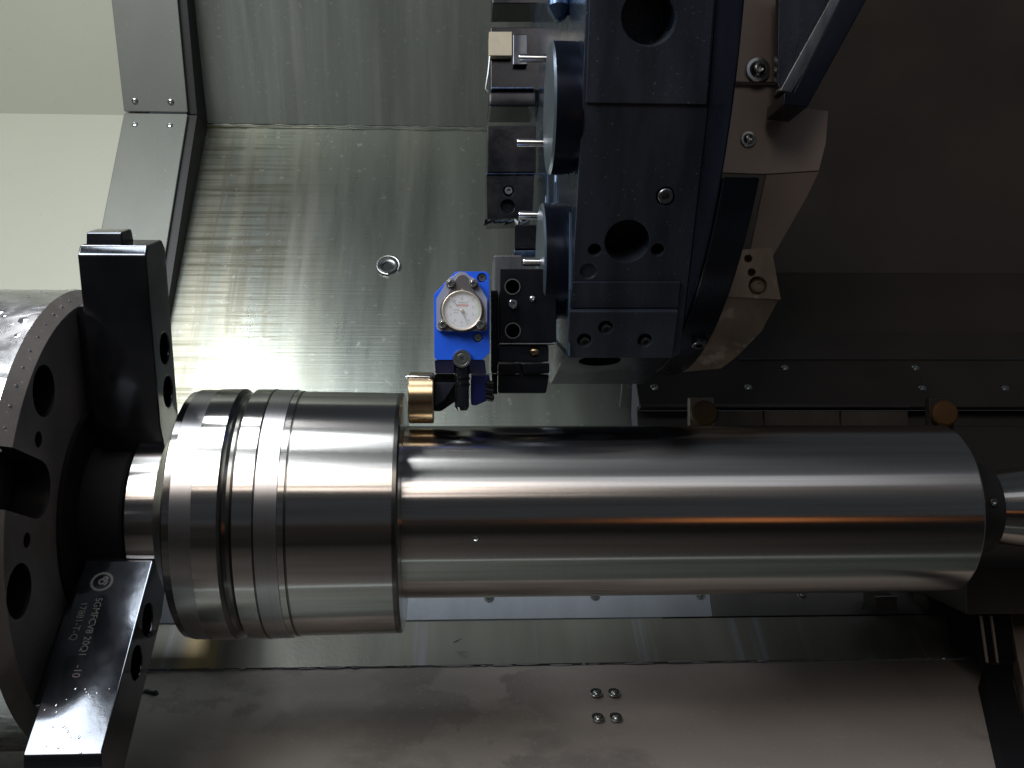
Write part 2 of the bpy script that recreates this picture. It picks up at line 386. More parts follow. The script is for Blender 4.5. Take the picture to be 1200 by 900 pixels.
# sealant crust on the edge of the tray
bm = bmesh.new(); x = xa
while x < .75:
    L_ = random.uniform(.004, .03); r_ = random.choice((.0006, .0009, .0013, .0018)) * random.uniform(.6, 1.1)
    c = yz(q2) + Vector((x, -.001, -.0008 + random.uniform(-.0008, .0008)))
    tube_bm([c, c + Vector((L_ * .5, random.uniform(-.001, .001), random.uniform(-.0006, .0006))), c + Vector((L_, 0, 0))], [r_ * .5, r_, r_ * .5], 5, bm)
    x += L_ * random.uniform(.7, 1.6)
o = link('sealant_crust', mesh_from(bm, 'sealant_crust', M['bead']), l3); o['kind'] = 'stuff'
# a short bent tube at the foot of the tray edge, left
pts = [P(163, 836, 1.16), P(166, 818, 1.17), P(172, 811, 1.175), P(181, 812, 1.17), P(186, 822, 1.165), P(188, 842, 1.15)]
tag(link('drain_pipe', mesh_from(tube_bm(pts, .0035, 10), 'drain_pipe', M['bolt_dark'])), 'small dark bent drain pipe at the left end of the tray', 'pipe')
pts = [P(531, 753, 1.236), P(536, 751, 1.232), P(541, 748, 1.234)]
tag(link('loose_chip', mesh_from(tube_bm(pts, [.0004, .0010, .0003], 5), 'loose_chip', M['chip'])), 'tiny bright steel chip lying on the streaked ledge', 'metal chip')

# ------------------------------------------------------------------ covers on the right, the dim side's shade put into their dark colours
RD = [(-90, 1.80), (320, 1.66), (389, 1.52), (421, 1.50), (477, 1.44), (481, 1.47), (500, 1.46), (640, 1.40), (725, 1.282)]
rp = [yz(P(1000, y, d)) for y, d in RD]
rm = ['dark', 'dark', 'darker', 'darker', 'darker', 'darker', 'darker', 'darker']
rn = ['dark_wall', 'sloping_cover', 'upper_way_cover', 'way_cover', 'cover_lip', 'recess_sheet', 'lower_way_cover', 'foot_cover']
DC = {}
for i in range(8):
    x0 = P(742, 470, 1.49).x if i > 2 else XR + .02
    o, n = sheet(rn[i], rp[i], rp[i + 1], x0 + .0004 * i, 1.35, M[rm[i]], .004); struct(o); DC[i] = (o, n)
for k_, i in ((421, 3), (478, 4)):
    y_ = rp[3].y if i == 3 else rp[4].y; z_ = rp[3].z if i == 3 else rp[4].z
    x1 = 1.35 if i == 3 else P(1065, 478, 1.44).x
    pts = [Vector((P(865 if i == 3 else 842, 450, 1.5).x, y_ - .0015, z_)), Vector((x1, y_ - .0015, z_))]
    struct(link('cover_edge', mesh_from(tube_bm(pts, .0009, 6), 'cover_edge', M['bolt_dark'])))
for px, py in ((920, 431), (1073, 431), (767, 454), (877, 454), (1081, 455), (1178, 455)):
    o, n = DC[3]
    bolt(onplane(px, py, rp[4], n), n, .0048, o, 'rivet', 'bolt')
# light end flange of the back wall beside the dark cover
fl = plate('wall_end_flange', [(729, 449), (741, 449), (739, 505), (723, 505)], 1.485, .006, M['wall'], None, .0008); struct(fl)
# two brownish sheet tabs and two orange plugs behind the shaft
for x0, x1 in ((842, 896), (905, 985), (995, 1060)):
    pass
tp = thing('sheet_tabs', P(900, 495, 1.40), 'row of worn brown sheet tabs under the way cover behind the shaft', 'sheet')
for x0, x1 in ((843, 894), (896, 984), (986, 1064)):
    plate('tab', [(x0, 482), (x1, 482), (x1, 520), (x0, 520)], 1.405, .004, M['tab'], tp)
for i, (px, lab) in enumerate(((824, 'orange knob in a square bracket just right of the turret foot'), (1105, 'orange knob behind the far end of the shaft'))):
    t = thing('knob_bracket', P(px, 520, 1.34), lab, 'knob', 'orange knobs behind the shaft')
    plate('bracket_plate', [(px - 16, 466), (px + 13, 466), (px + 15, 540), (px - 16, 540)], 1.345, .012, M['darker' if i else 'bracket'], t, .002)
    lathe('knob', [(0, .0145), (.006, .0145), (.0085, .0120), (.009, .004)], M['orange'], t, P(px, 485, 1.34), 32, rot=frame_to((0, -1, .1), Vector()))

# brackets beside the turret
t = thing('upper_bracket', P(893, 97, 1.15), 'upright brown sheet bracket with a large washer bolt, right of the turret top', 'bracket')
o = plate('plate', [(840, -30), (915, -30), (911, 96), (840, 96)], 1.15, .006, M['bracket'], t)
bolt(P(888, 82, 1.148), (0, -1, 0), .0082, t, 'button', 'bolt')
t = thing('lower_bracket', P(893, 290, 1.16), 'stepped brown sheet bracket below the washer bolt, right of the turret', 'bracket')
plate('plate', [(835, 98.5), (913, 98.5), (918, 124), (971, 130), (968, 168), (960, 200), (898, 204), (835, 202)], 1.16, .006, M['bracket'], t)
prism('bent_leg', [P(898, 205, 1.159), P(960, 201, 1.159), P(945, 232, 1.17), P(906, 300, 1.20), P(878, 300, 1.20)], Vector((0, .006, 0)), M['bracket'], t, .0006)
bolt(P(877, 163, 1.158), (0, -1, 0), .0052, t, 'button', 'bolt')
t = thing('guard_channel', P(930, 120, 1.08), 'slanting black guard channel at the top right of the turret', 'guard')
plate('web', [(913, -30), (985, -30), (980, 0), (914, 106), (911, 98)], 1.10, .01, M['turret'], t)
plate('flange', [(978, -30), (1000, -30), (992, 0), (928, 109), (913, 107), (972, 0)], 1.085, .02, M['holder_grey'], t, .0015)
prism('channel_side', [P(1000, -30, 1.08), P(1032, -30, 1.08), P(1013, 4, 1.08), P(946, 126, 1.08), P(918, 123, 1.08), P(919, 108, 1.08), P(930, 108, 1.08)], Vector((0, .05, 0)), M['ring'], t, .001)
t = thing('casting_block', P(860, 437, 1.2), 'rust stained iron block with bolt holes under the brown bracket', 'iron block')
cc = []
topn = Vector((0, -1, 0))
for px, py, r_ in ((888, 334.5, .0085), (881, 319, .0038), (877, 303, .0038)):
    cc.append(cyl_cut(P(px, py, 1.10), topn, r_, .012, 24))
plate('head', [(862, 293), (904, 290), (915, 351), (845, 347)], 1.10, .05, M['casting'], t, .0012, cc)
bolt(P(888, 334.5, 1.112), topn, .0075, t, 'rivet', 'casting')
prism('curved_foot', [P(845, 347.6, 1.108), P(914, 351.5, 1.108), P(893, 386, 1.13), P(868, 415, 1.17), P(846, 432, 1.21), P(790, 437, 1.22), P(800, 400, 1.17)], Vector((.0, .05, .004)), M['casting'], t, .002)

# tailstock corner, lower right
t = thing('way_wiper', P(1165, 778, 1.15), 'black ribbed wiper block at the lower right corner', 'wiper')
plate('block', [(1142, 718), (1180, 714), (1192, 775), (1150, 779)], 1.13, .06, M['void'], t, .002)
for px in (1147, 1159):
    prism('rib', [P(px, 721, 1.129), P(px + 2.5, 721, 1.129), P(px + 10, 776, 1.129), P(px + 7.5, 776, 1.129)], Vector((0, -.003, 0)), M['bracket'], t, .0006)
prism('stem', [P(1152, 780, 1.14), P(1182, 777, 1.14), P(1222, 925, .92), P(1180, 930, .92)], Vector((0, .02, -.05)), M['void'], t, .002)
o = prism('side_panel', [P(1183, 714, 1.16), P(1330, 705, 1.16), P(1330, 940, .93), P(1226, 925, .925), P(1194, 777, 1.135)], Vector((0, .006, -.02)), M['bracket'], None, .001); struct(o)
t = thing('slide_blocks', P(1060, 720, 1.2), 'dark slide with two pale edges under the far end of the shaft', 'slide')
for a_, b_ in ((1026, 1052), (1086, 1110)):
    box('step', P(a_, 0, 1.23).x, P(b_, 0, 1.23).x, 1.23 * S, 1.27 * S, P(1050, 716, 1.23).z, P(1050, 699, 1.23).z, M['darker'], t, .0016)
    pts = [P(a_, 699.3, 1.229), P(b_, 698.6, 1.229)]
    link('edge', mesh_from(tube_bm(pts, .0007, 6), 'edge', M['bolt']), t)
box('base', P(1055, 0, 1.27).x, P(1230, 0, 1.27).x, 1.10 * S, 1.30 * S, P(1050, 722, 1.1).z, P(1050, 668, 1.1).z, M['darker'], t, .003)

# ------------------------------------------------------------------ live centre
AX = Vector((0, S, AXZ * S))
def ax(x): return Vector((x * S, S, AXZ * S))
def prof_px(lst, d): return [(zx(p, d) * S, r / F * S * .985) for p, r in lst]
L1x = zx(1157, .9125) * S
t = thing('live_centre', ax(.56), 'bright tapered live centre with a black nut holding the right end of the shaft', 'live centre')
NX = zx(1180, .954)
lathe('nut', [(L1x + .006, .020 * S), (L1x + .006, .038 * S), (L1x + .010, .0455 * S), (NX * S - .004, .0465 * S), (NX * S, .045 * S), (NX * S, .020 * S)], M['seal'], t, AX, 64)
lathe('taper', [(.46 * S, .002), (.49 * S, .016 * S), (NX * S, .018 * S), (NX * S + .001, .036 * S), (NX * S + .05, .044 * S), (.70 * S, .058 * S)], M['turned'], t, AX, 64)
lathe('quill', [(.70 * S, .05 * S), (.70 * S, .088 * S), (.705 * S, .092 * S), (1.1 * S, .092 * S)], M['darker'], t, AX, 64)
link('grub_screw', BM.setdefault(('cap', 'bolt'), mesh_from(bolt_mesh('cap'), 'screw', M['bolt'], 30)), t,
     frame_to((0, -1, .05), Vector((zx(1162, .956) * S, .9535 * S, P(1160, 588, .956).z))) @ Matrix.Scale(.0028, 4))

# ------------------------------------------------------------------ the turned shaft
sh = thing('steel_shaft', ax(.1), 'large bright turned steel shaft with a grooved collar at its left end', 'shaft')
d_f = .877
stub = [(147, 60), (147.5, 90), (149, 91.5), (182, 92), (182.5, 40)]
lathe('gripped_stub', prof_px(stub, .93), M['turned'], sh, AX, 160)
fl_p = [(183.5, 60), (184, 85), (184.2, 135), (185, 137.5), (188, 142), (194, 143.2), (197, 143.9), (198, 143.9),
        (222, 144.2), (222.6, 144.9), (253, 145.2), (255, 143.5), (258, 140.5), (262, 139.2), (266, 139.2), (269, 140.8), (271, 144.6),
        (294.5, 144.8), (295, 143.4), (296.5, 143.2), (297, 144.3), (323, 144.0), (323.6, 142.8), (331, 142.6), (331.6, 141.4), (333.5, 141.3), (334, 142.0),
        (458, 140.3), (463, 140.1), (465.3, 138.0), (466, 104), (467.5, 99), (469, 60)]
mi = [0] * (len(fl_p) - 1)
for i in range(len(fl_p) - 1):
    a_, b_ = fl_p[i][0], fl_p[i + 1][0]
    if 197 <= a_ and b_ <= 222.6: mi[i] = 1
    if 296.5 <= a_ and b_ <= 323: mi[i] = 1
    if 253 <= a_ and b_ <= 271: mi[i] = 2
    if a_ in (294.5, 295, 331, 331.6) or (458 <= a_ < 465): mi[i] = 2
lathe('collar', prof_px(fl_p, d_f), [M['turned'], M['turned_matt'], M['edge_dark']], sh, AX, 200, 12, mi)
L0 = zx(466, .9125) * S - .004; L1 = zx(1157, .9125) * S
r_s = 101 / F * S * .985
lathe('journal', [(L0, r_s), (L1 - .0012, r_s * .992), (L1, r_s * .982), (L1 + .0004, .02)], M['turned'], sh, AX, 200, 12)
# coolant chip on the journal
pts = [P(556, 633, .911), P(558, 634, .910), P(560, 632, .911)]
tag(link('speck_chip', mesh_from(tube_bm(pts, .0005, 5), 'speck_chip', M['chip'])), 'tiny speck of swarf stuck on the shaft near the collar', 'metal chip')

# ------------------------------------------------------------------ chuck
XF = -.3575
ch = thing('chuck', ax(-.46), 'big wet steel lathe chuck with black jaws gripping the shaft at the left', 'chuck')
RC = .222
def rad(phi, r, x): # point at angle phi (0 = towards the camera, 90 = up), radius r
    a = radians(phi); return W(x, 1 - r * cos(a), AXZ + r * sin(a))
cx = Vector((1, 0, 0)); cuts = []
for phi, r, rr, dp in ((42, .184, .0226, .05), (-12, .188, .0226, .05), (29, .169, .0070, .03), (0, .170, .0065, .03), (162, .184, .0226, .05), (-132, .188, .0226, .05)):
    cuts.append(cyl_cut(rad(phi, r, XF), cx, rr * S, dp * S, 32))
e_r = lambda phi: Vector((0, -cos(radians(phi)), sin(radians(phi))))
def slot_cut(phi, r0, r1, wd, dp):
    er = e_r(phi); et = Vector((0, er.z, -er.y))
    c = ax(XF); pts = []
    for k in range(9):
        a = pi / 2 + pi * k / 8 * 1
        pts.append(c + er * (r0 * S + wd / 2 * S + cos(a) * wd / 2 * S) + et * (sin(a) * wd / 2 * S))
    pts += [c + er * (r1 * S) - et * (wd / 2 * S), c + er * (r1 * S) + et * (wd / 2 * S)]
    pts = [p - cx * dp * S for p in pts]
    return mesh_from(prism_bm(pts, cx * (dp + .02) * S), 'c', M['hole'], 0), Matrix.Identity(4)
for ph in (15, 135, 255): cuts.append(slot_cut(ph, .128, .30, .050, .03))
body = link('chuck_body', mesh_from(lathe_bm([(-.62 * S, .20 * S), (-.615 * S, RC * S), ((XF - .013) * S, RC * S), ((XF - .0005) * S, (RC - .011) * S), (XF * S, (RC - .012) * S)], 128,
            mats=[0, 0, 1, 1]), 'chuck_body', [M['chuck_od'], M['chuck_face']]), ch, Matrix.Translation(AX))
for p in body.data.polygons:
    if p.normal.x > .9: p.material_index = 1
body.data.materials.append(M['hole'])
cut(body, cuts)
# tail flange behind, hub and inner jaw guides
lathe('chuck_hub', [((XF - .01) * S, .111 * S), ((XF + .003) * S, .1115 * S), ((XF + .004) * S, .110 * S), ((XF + .004) * S, .04 * S)], M['void'], ch, AX, 96)
lathe('work_stop', [((XF) * S, .074 * S), (zx(143, .93) * S - .002, .074 * S), (zx(143, .93) * S, .072 * S)], M['void'], ch, AX, 64)
JL, JR, JW = -.345, -.284, .060
def jaw(phi, nm_text=False):
    er = e_r(phi); et = Vector((0, er.z, -er.y))        # et: towards phi-90
    c = AX.copy(); c.x = 0
    def q(x, r, s_): return c + Vector((x * S, 0, 0)) + er * (r * S) + et * (s_ * S)
    h = JW / 2
    prof = [(.070, -.020), (.100, -h), (.262, -h), (.270, -h + .008), (.270, h - .008), (.262, h), (.078, h), (.070, h - .006)]
    cu = []
    for r in (.125, .168): cu.append(cyl_cut(q(JR, r, .004), cx, .0150 * S, .026 * S, 28))
    o = prism('jaw', [q(JL, r, s_) for r, s_ in prof], cx * (JR - JL) * S, M['jaw'], ch, .0016, cu)
    for r in (.125, .168): bolt(q(JR - .025, r, .004), cx, .0105 * S, o, 'cap', 'bolt_dark')
    prism('jaw_foot', [q(XF + .001, r, s_) for r, s_ in ((.085, -.014), (.212, -.014), (.212, .014), (.085, .014))], cx * (JL - XF) * S * .97, M['jaw'], o, .001)
    # serrated step near the outer end, as on the upper jaw
    prism('jaw_tip', [q(JL + .004, r, s_) for r, s_ in ((.268, -h + .012), (.281, -h + .016), (.281, h - .016), (.268, h - .012))], cx * .032 * S, M['jaw'], o, .0014)
    return o, q, er, et
top_jaw, *_ = jaw(75)
bj, q, er, et = jaw(-45)
back_jaw, *_ = jaw(195)
bj['label'] = 'lower jaw with engraved lettering and a glossy lit face'
# lettering and emblem on the side face that looks up to the camera  (side -et)
nrm = et
def jm(x, r):   # local X along the jaw outwards, local Y towards +x of the world, Z out of the face
    o_ = q(x, r, JW / 2) + nrm * .0001
    return Matrix.Translation(o_) @ Matrix((er, cx, er.cross(cx))).transposed().to_4x4()
zt = er.cross(cx)
if zt.dot(nrm) < 0: pass
text('lettering', 'SGMFCV8 20Q1', .0068, jm(-.3225, .118), M['engrave'], bj)
text('lettering', '-10', .0072, jm(-.3225, .184), M['engrave_red'], bj)
text('lettering', '17881-T-Q', .0068, jm(-.3345, .122), M['engrave'], bj)
bm = bmesh.new()
cen = q(-.3245, .101, JW / 2) + nrm * .00015
def ringgeo(r0, r1, n, teeth=0, cx0=0, cy0=0, a0=0, a1=2 * pi):
    vs = []
    for k in range(n + 1):
        a = a0 + (a1 - a0) * k / n; ro = r1 * (1.12 if teeth and k % 2 else 1)
        vs.append([bm.verts.new(cen + (er * (cx0 + cos(a) * r) + cx * (cy0 + sin(a) * r))) for r in (r0, ro)])
    for k in range(n): bm.faces.new((vs[k][0], vs[k][1], vs[k + 1][1], vs[k + 1][0]))
ringgeo(.0062, .0076, 48, 1); ringgeo(.0014, .0026, 20); ringgeo(.0030, .0044, 14, 0, 0, 0, .6, 2.6)
ringgeo(.0012, .0022, 14, 0, -.0025, .0022, 0, 5)
for f in list(bm.faces):
    pass
r_ = bmesh.ops.extrude_face_region(bm, geom=bm.faces[:])
bmesh.ops.translate(bm, verts=[v for v in r_['geom'] if isinstance(v, bmesh.types.BMVert)], vec=nrm * .0001)
link('emblem', mesh_from(bm, 'emblem', M['engrave'], 0), bj)
# coolant drops on the chuck and jaws
bm = bmesh.new()
def drop(p, n, r, fl=.45):
    m_ = frame_to(n, p)
    bmesh.ops.create_icosphere(bm, subdivisions=1, radius=1, matrix=m_ @ Matrix.Diagonal((r * fl, r, r * random.uniform(.8, 1.6), 1)))
for k in range(13):
    drop(rad(83 - k * 5.2, RC - .0055, XF - .0065), (Vector((1, 0, 0)) + e_r(83 - k * 5.2)).normalized(), random.uniform(.0007, .0014))
for k in range(90):
    ph = random.uniform(30, 95); x_ = random.uniform(-.50, XF - .016)
    drop(rad(ph, RC, x_), e_r(ph), random.choice((.0008, .0012, .002, .0035)) * random.uniform(.7, 1.2), .16)
o = link('coolant_drops', mesh_from(bm, 'coolant_drops', M['drop'], 60), ch); o['kind'] = 'stuff'
bm = bmesh.new()
for k in range(22):
    r_ = random.uniform(.20, .262); x_ = random.uniform(JL + .004, JR - .006)
    drop(q(x_, r_, JW / 2), nrm, random.uniform(.0004, .0010))
o = link('coolant_drops', mesh_from(bm, 'coolant_drops', M['drop'], 60), bj); o['kind'] = 'stuff'
# spindle nose disc left of the chuck
lathe('back_plate', [(-.80 * S, .17 * S), (-.62 * S, .17 * S)], M['chuck_face'], ch, AX, 96)

# ------------------------------------------------------------------ turret
TC = Vector((0, 1.19, .446)); TR = .348
tu = thing('turret', W(.17, 1.19, .446), 'huge dark ten sided tool turret hanging over the shaft', 'turret')
X0, X1 = .110, .2255
def tp_(phi, r, x): a = radians(phi); return W(x, TC.y - r * cos(a), TC.z + r * sin(a))
POLY = [(1.0, .030), (.885, .250), (.838, .400), (.862, .56), (.985, .735), (1.19, .80), (1.40, .74), (1.53, .60), (1.55, .42), (1.50, .22), (1.36, .06), (1.20, .022)]
pts = [W(X0, d, z) for d, z in POLY]
def edge_n(a, b):
    v = Vector((0, b[0] - a[0], b[1] - a[1])); n = Vector((0, v.z, -v.y)).normalized()
    return n if n.y < 0 else -n
n_b = edge_n(POLY[0], POLY[1]); p_b = W(.16, *POLY[1])
n_a = edge_n(POLY[1], POLY[2]); p_a = W(.16, *POLY[1])
cuts = []
PB = [(735, 283, .0215, .05), (697, 293, .0062, .02), (771, 293, .0062, .02), (780, 230, .0088, .006), (690, 318, .0080, .003)]
for px, py, rr, dp in PB:
    cuts.append(cyl_cut(onplane(px, py, p_b, n_b), n_b, rr * S, dp * S, 32))
pa = onplane(760, 20, p_a, n_a)
cuts.append(cyl_cut(pa, n_a, .0232 * S, .05 * S, 40))
drum = prism('drum', pts, cx * (X1 - X0) * S, M['turret'], tu, .0018, cuts)
drum.data.materials.append(M['turret_blue'])
for p in drum.data.polygons:
    if p.normal.x < -.9: p.material_index = 1
c0 = W(0, *POLY[1]); c1 = W(0, *POLY[2]); a0 = c0 + (c1 - c0) * .03; a1 = c0 + (c1 - c0) * .97
plate_cut = [cyl_cut(pa + n_a * .002, n_a, (.0245) * S, .02, 40)]
prism('station_plate', [a0 + cx * (X0 + .003) * S, a0 + cx * .2235 * S, a1 + cx * .2235 * S, a1 + cx * (X0 + .003) * S], n_a * .0022, M['turret'], tu, .0008, plate_cut)
bolt(onplane(780, 230, p_b, n_b) - n_b * .004, n_b, .0060, tu, 'cap', 'bolt_dark')
# rear ring and housing
TCm = W(0, 1.19, .446)
lathe('ring', [(.2257 * S, .42 * S), (.2258 * S, .433 * S), (.2262 * S, .435 * S), (.2275 * S, .435 * S), (.228 * S, .431 * S), (.2282 * S, .30 * S)], M['ring'], tu, TCm, 180)
hp_ = [tp_(a, .435, .2285) for a in [-37.5 - 3 * k for k in range(22)]] + [tp_(-100.5, .33, .2285), W(.2285, 1.05, tp_(-37.5, .435, 0).z / S)]
prism('housing_segment', hp_, cx * .0335 * S, M['ring'], tu, .002)
lathe('hub_housing', [(.2284 * S, .33 * S), (.236 * S, .33 * S), (.24 * S, .30 * S)], M['jaw'], tu, TCm, 120)
bolt(W(.25, 1.02, .045), (0, -.45, -.88), .006, tu, 'cap', 'bolt_dark')
# flush caps standing on the front face
for px, py, dc in ((664, 128, .945), (650, 307, 1.052)):
    c = P(px, py, dc); c.x = 0
    lathe('cap', [(.0845 * S, .02 * S), (.0848 * S, .0600 * S), (.087 * S, .0625 * S), (.108 * S, .0625 * S), (.1118 * S, .0615 * S)], [M['cap_face'], M['ring']], tu, c, 96, 30, [0, 0, 1, 1])
# tool block under the drum
def mill(name, pts_px, d, th, m, par, bevel=.0015, cutters=()): return plate(name, pts_px, d, th, m, par, bevel, cutters)
tb = thing('tool_block', P(715, 450, 1.12), 'dark clamping block with three bolt holes on the lowest turret face', 'tool block')
def onb(px, py, h=0): return onplane(px, py, p_b + n_b * h, n_b)
HB = ((685, 399), (710, 384), (756, 399))
cb = [cyl_cut(onb(px, py, .008), n_b, .0058, .010, 24) for px, py in HB]
prism('upper_face', [onb(x, y, .0003) for x, y in ((671, 329.5), (797, 329.5), (794, 360), (667, 360))], n_b * .0022, M['turret'], tb, .0008)
prism('block', [onb(x, y, .0003) for x, y in ((667, 361), (793, 361), (786, 415), (664, 415))], n_b * .0075, M['turret'], tb, .0040, cb)
for px, py in HB: bolt(onb(px, py, .0002), n_b, .0046, tb, 'cap', 'bolt_dark')
k0, k1, k2, k3 = onb(663, 416.4, .004), onb(785, 416.4, .004), P(757, 450, 1.13), P(645, 450, 1.13)
nn = (k1 - k0).cross(k3 - k0).normalized()
if nn.y > 0: nn = -nn
so = onplane(703, 423, k0, nn)
prism('chamfered_base', [k0, k1, k2, k3], Vector((0, .12, .02)), M['ring'], tb, .0012, [cyl_cut(so, nn, .0175, .03, 32)])

# pieces on the front face of the turret
def fbox(name, px0, px1, py0, py1, d, th, m, par, bevel=.0012, cutters=()):
    return plate(name, [(px0, py0), (px1, py0), (px1, py1), (px0, py1)], d, th, m, par, bevel, cutters)
# far upper tool holder with a tan insert box
t = thing('tool_holder', P(600, 125, 1.40), 'far black tool holder carrying a tan block, near the top of the turret', 'tool holder', 'tool holders on the turret')
fbox('body', 575, 632, 32, 106, 1.40, .07, M['holder'], t)
fbox('lower_clamp', 573, 628, 107, 125, 1.39, .07, M['holder'], t, .003)
fbox('edge_plate', 576, 626, 101.5, 104.5, 1.395, .01, M['turret_blue'], t, .0008)
fbox('insert_block', 573, 600, 37, 65, 1.385, .03, M['tan'], t, .0006)
fbox('insert_back', 601, 618, 40, 76, 1.388, .012, M['jaw'], t)
link('clip', mesh_from(tube_bm([P(574, 66, 1.384), P(572, 85, 1.384), P(569, 104, 1.384), P(573, 108, 1.384)], .0010, 6), 'clip', M['bolt_dark']), t)
t = thing('tool_holder', P(600, 258, 1.32), 'far black square tool holder behind the two round caps', 'tool holder', 'tool holders on the turret')
fbox('body', 571, 628, 147, 202, 1.33, .08, M['holder'], t)
fbox('edge_plate', 570, 640, 202.6, 204.6, 1.325, .02, M['turret_blue'], t, .0008)
bm = prism_bm([P(x, y, 1.328) for x, y in ((570, 205), (626, 205), (624, 255), (571, 257))], Vector((0, .07, 0)))
cut(link('lower_clamp', mesh_from(bm, 'lower_clamp', M['holder']), t), [cyl_cut(P(596, 224, 1.328), (0, -1, 0), .006, .01, 20), cyl_cut(P(595, 242, 1.328), (0, -1, 0), .008, .01, 20)], .0015)
bolt(P(596, 224, 1.331), (0, -1, 0), .0042, t, 'cap', 'bolt_dark')
for k in range(9):
    c = P(570 + k * 5.5, 257.5, 1.326)
    link('swarf', mesh_from(tube_bm([c, c + Vector((random.uniform(-.004, .004), -.002, -random.uniform(.002, .006))), c + Vector((.007, 0, random.uniform(-.003, .001)))], [.0016, .0024, .001], 5), 'swarf', M['holder']), t)
t = thing('tool_holder', P(615, 300, 1.22), 'small black tool holder just above the gauge holder', 'tool holder', 'tool holders on the turret')
fbox('body', 603, 634, 263, 292, 1.22, .06, M['holder'], t)
fbox('foot', 602, 634, 293, 301, 1.22, .06, M['turret_blue'], t)
t = thing('tool_holder', P(610, 4, 1.44), 'black tool holder cut off by the top edge of the photo', 'tool holder', 'tool holders on the turret')
fbox('body', 577, 690, -40, 4, 1.43, .06, M['holder'], t)
lathe('nozzle', [(0, .010), (.006, .010), (.016, .004), (.017, .001)], M['turret_blue'], t, P(655, 3, 1.0), 24, rot=frame_to((0, -.2, -1), Vector()))
# polished pins
for i, (x0, x1, y_, d_, lab) in enumerate(((608, 640, 68, 1.2, 'polished pin beside the tan block, highest of the pins'), (606, 640, 167, 1.05, 'polished pin level with the upper round cap'),
                                (608, 634, 252, 1.10, 'polished pin just above the small tool holder'), (613, 634, 307, 1.04, 'polished pin right above the gauge holder plate'))):
    p = P(x0, y_, d_); L_ = P(x1, y_, d_).x - p.x + .01
    r_ = 4.8 / F * d_ * S
    tag(lathe('coolant_pin', [(0, r_ * .5), (0, r_ * .9), (.001, r_), (L_, r_)], M['pin'], None, p, 24), lab, 'pin', 'polished coolant pins on the turret')
# blue hoses / wet lines on the turret face
bm = bmesh.new()
for k in range(26):
    z0 = random.uniform(.12, .40); d0 = random.uniform(.98, 1.3); L_ = random.uniform(.02, .10)
    a_ = W(X0 - .0006, d0, z0); b_ = W(X0 - .0006, d0 + random.uniform(-.004, .004), z0 - L_)
    tube_bm([a_, (a_ + b_) / 2 + Vector((0, random.uniform(-.002, .002), 0)), b_], [.0003, .0009, .0012], 5, bm)
o = link('coolant_runs', mesh_from(bm, 'coolant_runs', M['run']), tu); o['kind'] = 'stuff'

# ------------------------------------------------------------------ gauge holder block
gh = thing('gauge_holder', P(612, 400, 1.02), 'black bolted holder block between the blue gauge tool and the turret', 'tool holder')
gd = 1.005
fbox('back_plate', 579, 612, 299, 402, gd + .03, .06, M['holder_grey'], gh)
cb = [cyl_cut(P(px, py, gd), (0, -1, 0), rr, .008, 24) for px, py, rr in ((600.5, 336, .0058), (601, 387.5, .0058))]
fbox('block', 586, 652, 315, 401, gd, .09, M['holder_grey'] if False else M['holder'], gh, .0014, cb)
for px, py in ((600.5, 336), (601, 387.5)):
    bolt(P(px, py, gd + .006), (0, -1, 0), .0046, gh, 'cap', 'bolt_dark')
    lathe('bore_ring', [(0, .0066), (.0006, .0066), (.0006, .0057), (0, .0056)], M['bolt'], gh, P(px, py, gd - .0002), 28, rot=frame_to((0, -1, 0), Vector()))
bolt(P(601, 356.5, gd - .0008), (0, -1, 0), .0036, gh, 'cap', 'bolt')
bolt(P(624, 350, gd - .0008), (0, -1, 0), .0024, gh, 'rivet', 'bolt')
fbox('shoulder', 585, 651, 401.8, 404, gd - .004, .09, M['holder_grey'], gh, .0008)
fbox('wedge', 584, 643, 404.6, 424, gd + .008, .09, M['jaw'], gh, .001)
fbox('clamp_upper', 583, 611, 425, 437.5, gd - .003, .09, M['holder'], gh, .0015)
fbox('clamp_upper', 612, 644, 425, 437.5, gd - .003, .09, M['holder'], gh, .0015)
plate('clamp_lower', [(583, 438.5), (644, 438.5), (640, 461), (583, 461)], gd + .004, .08, M['holder'], gh, .0015)
bm = bmesh.new(); bmesh.ops.create_icosphere(bm, subdivisions=3, radius=.0048, matrix=Matrix.Translation(P(626, 412, gd + .008)))
link('brass_ball', mesh_from(bm, 'brass_ball', M['brass'], 60), gh)
fbox('spacer', 575, 583.5, 340, 437, gd + .01, .05, M['holder'], gh, .001)
fbox('spacer', 576, 583, 438, 462, gd + .02, .04, M['holder'], gh, .001)

# ------------------------------------------------------------------ blue gauge tool
bt = thing('gauge_tool', P(541, 480, .98), 'blue roller tool with a round white dial, resting above the shaft', 'gauge tool')
D0 = .965
def arc_px(cx_, cy_, r, a0, a1, n): return [(cx_ + r * cos(radians(a0 + (a1 - a0) * k / n)), cy_ + r * sin(radians(a0 + (a1 - a0) * k / n))) for k in range(n + 1)]
out = [(508.6, 345), (534, 318.2), (570, 318.2), (573.5, 322), (574, 413), (565.5, 421.6), (552.5, 421.8)] + arc_px(541.2, 421, 11.2, 0, -180, 14) + [(530, 421.8), (511, 421.8), (508.8, 418.5)]
cb = [cyl_cut(P(px, py, D0), (0, -1, 0), 5.6 / F * D0 * S, .006, 24) for px, py in ((564.8, 325.6), (560, 395.7))]
plate('body', out, D0, .036, M['blue'], bt, .0008, cb)
for px, py in ((564.8, 325.6), (560, 395.7)): bolt(P(px, py, D0 + .006), (0, -1, 0), .0032, bt, 'cap', 'bolt')
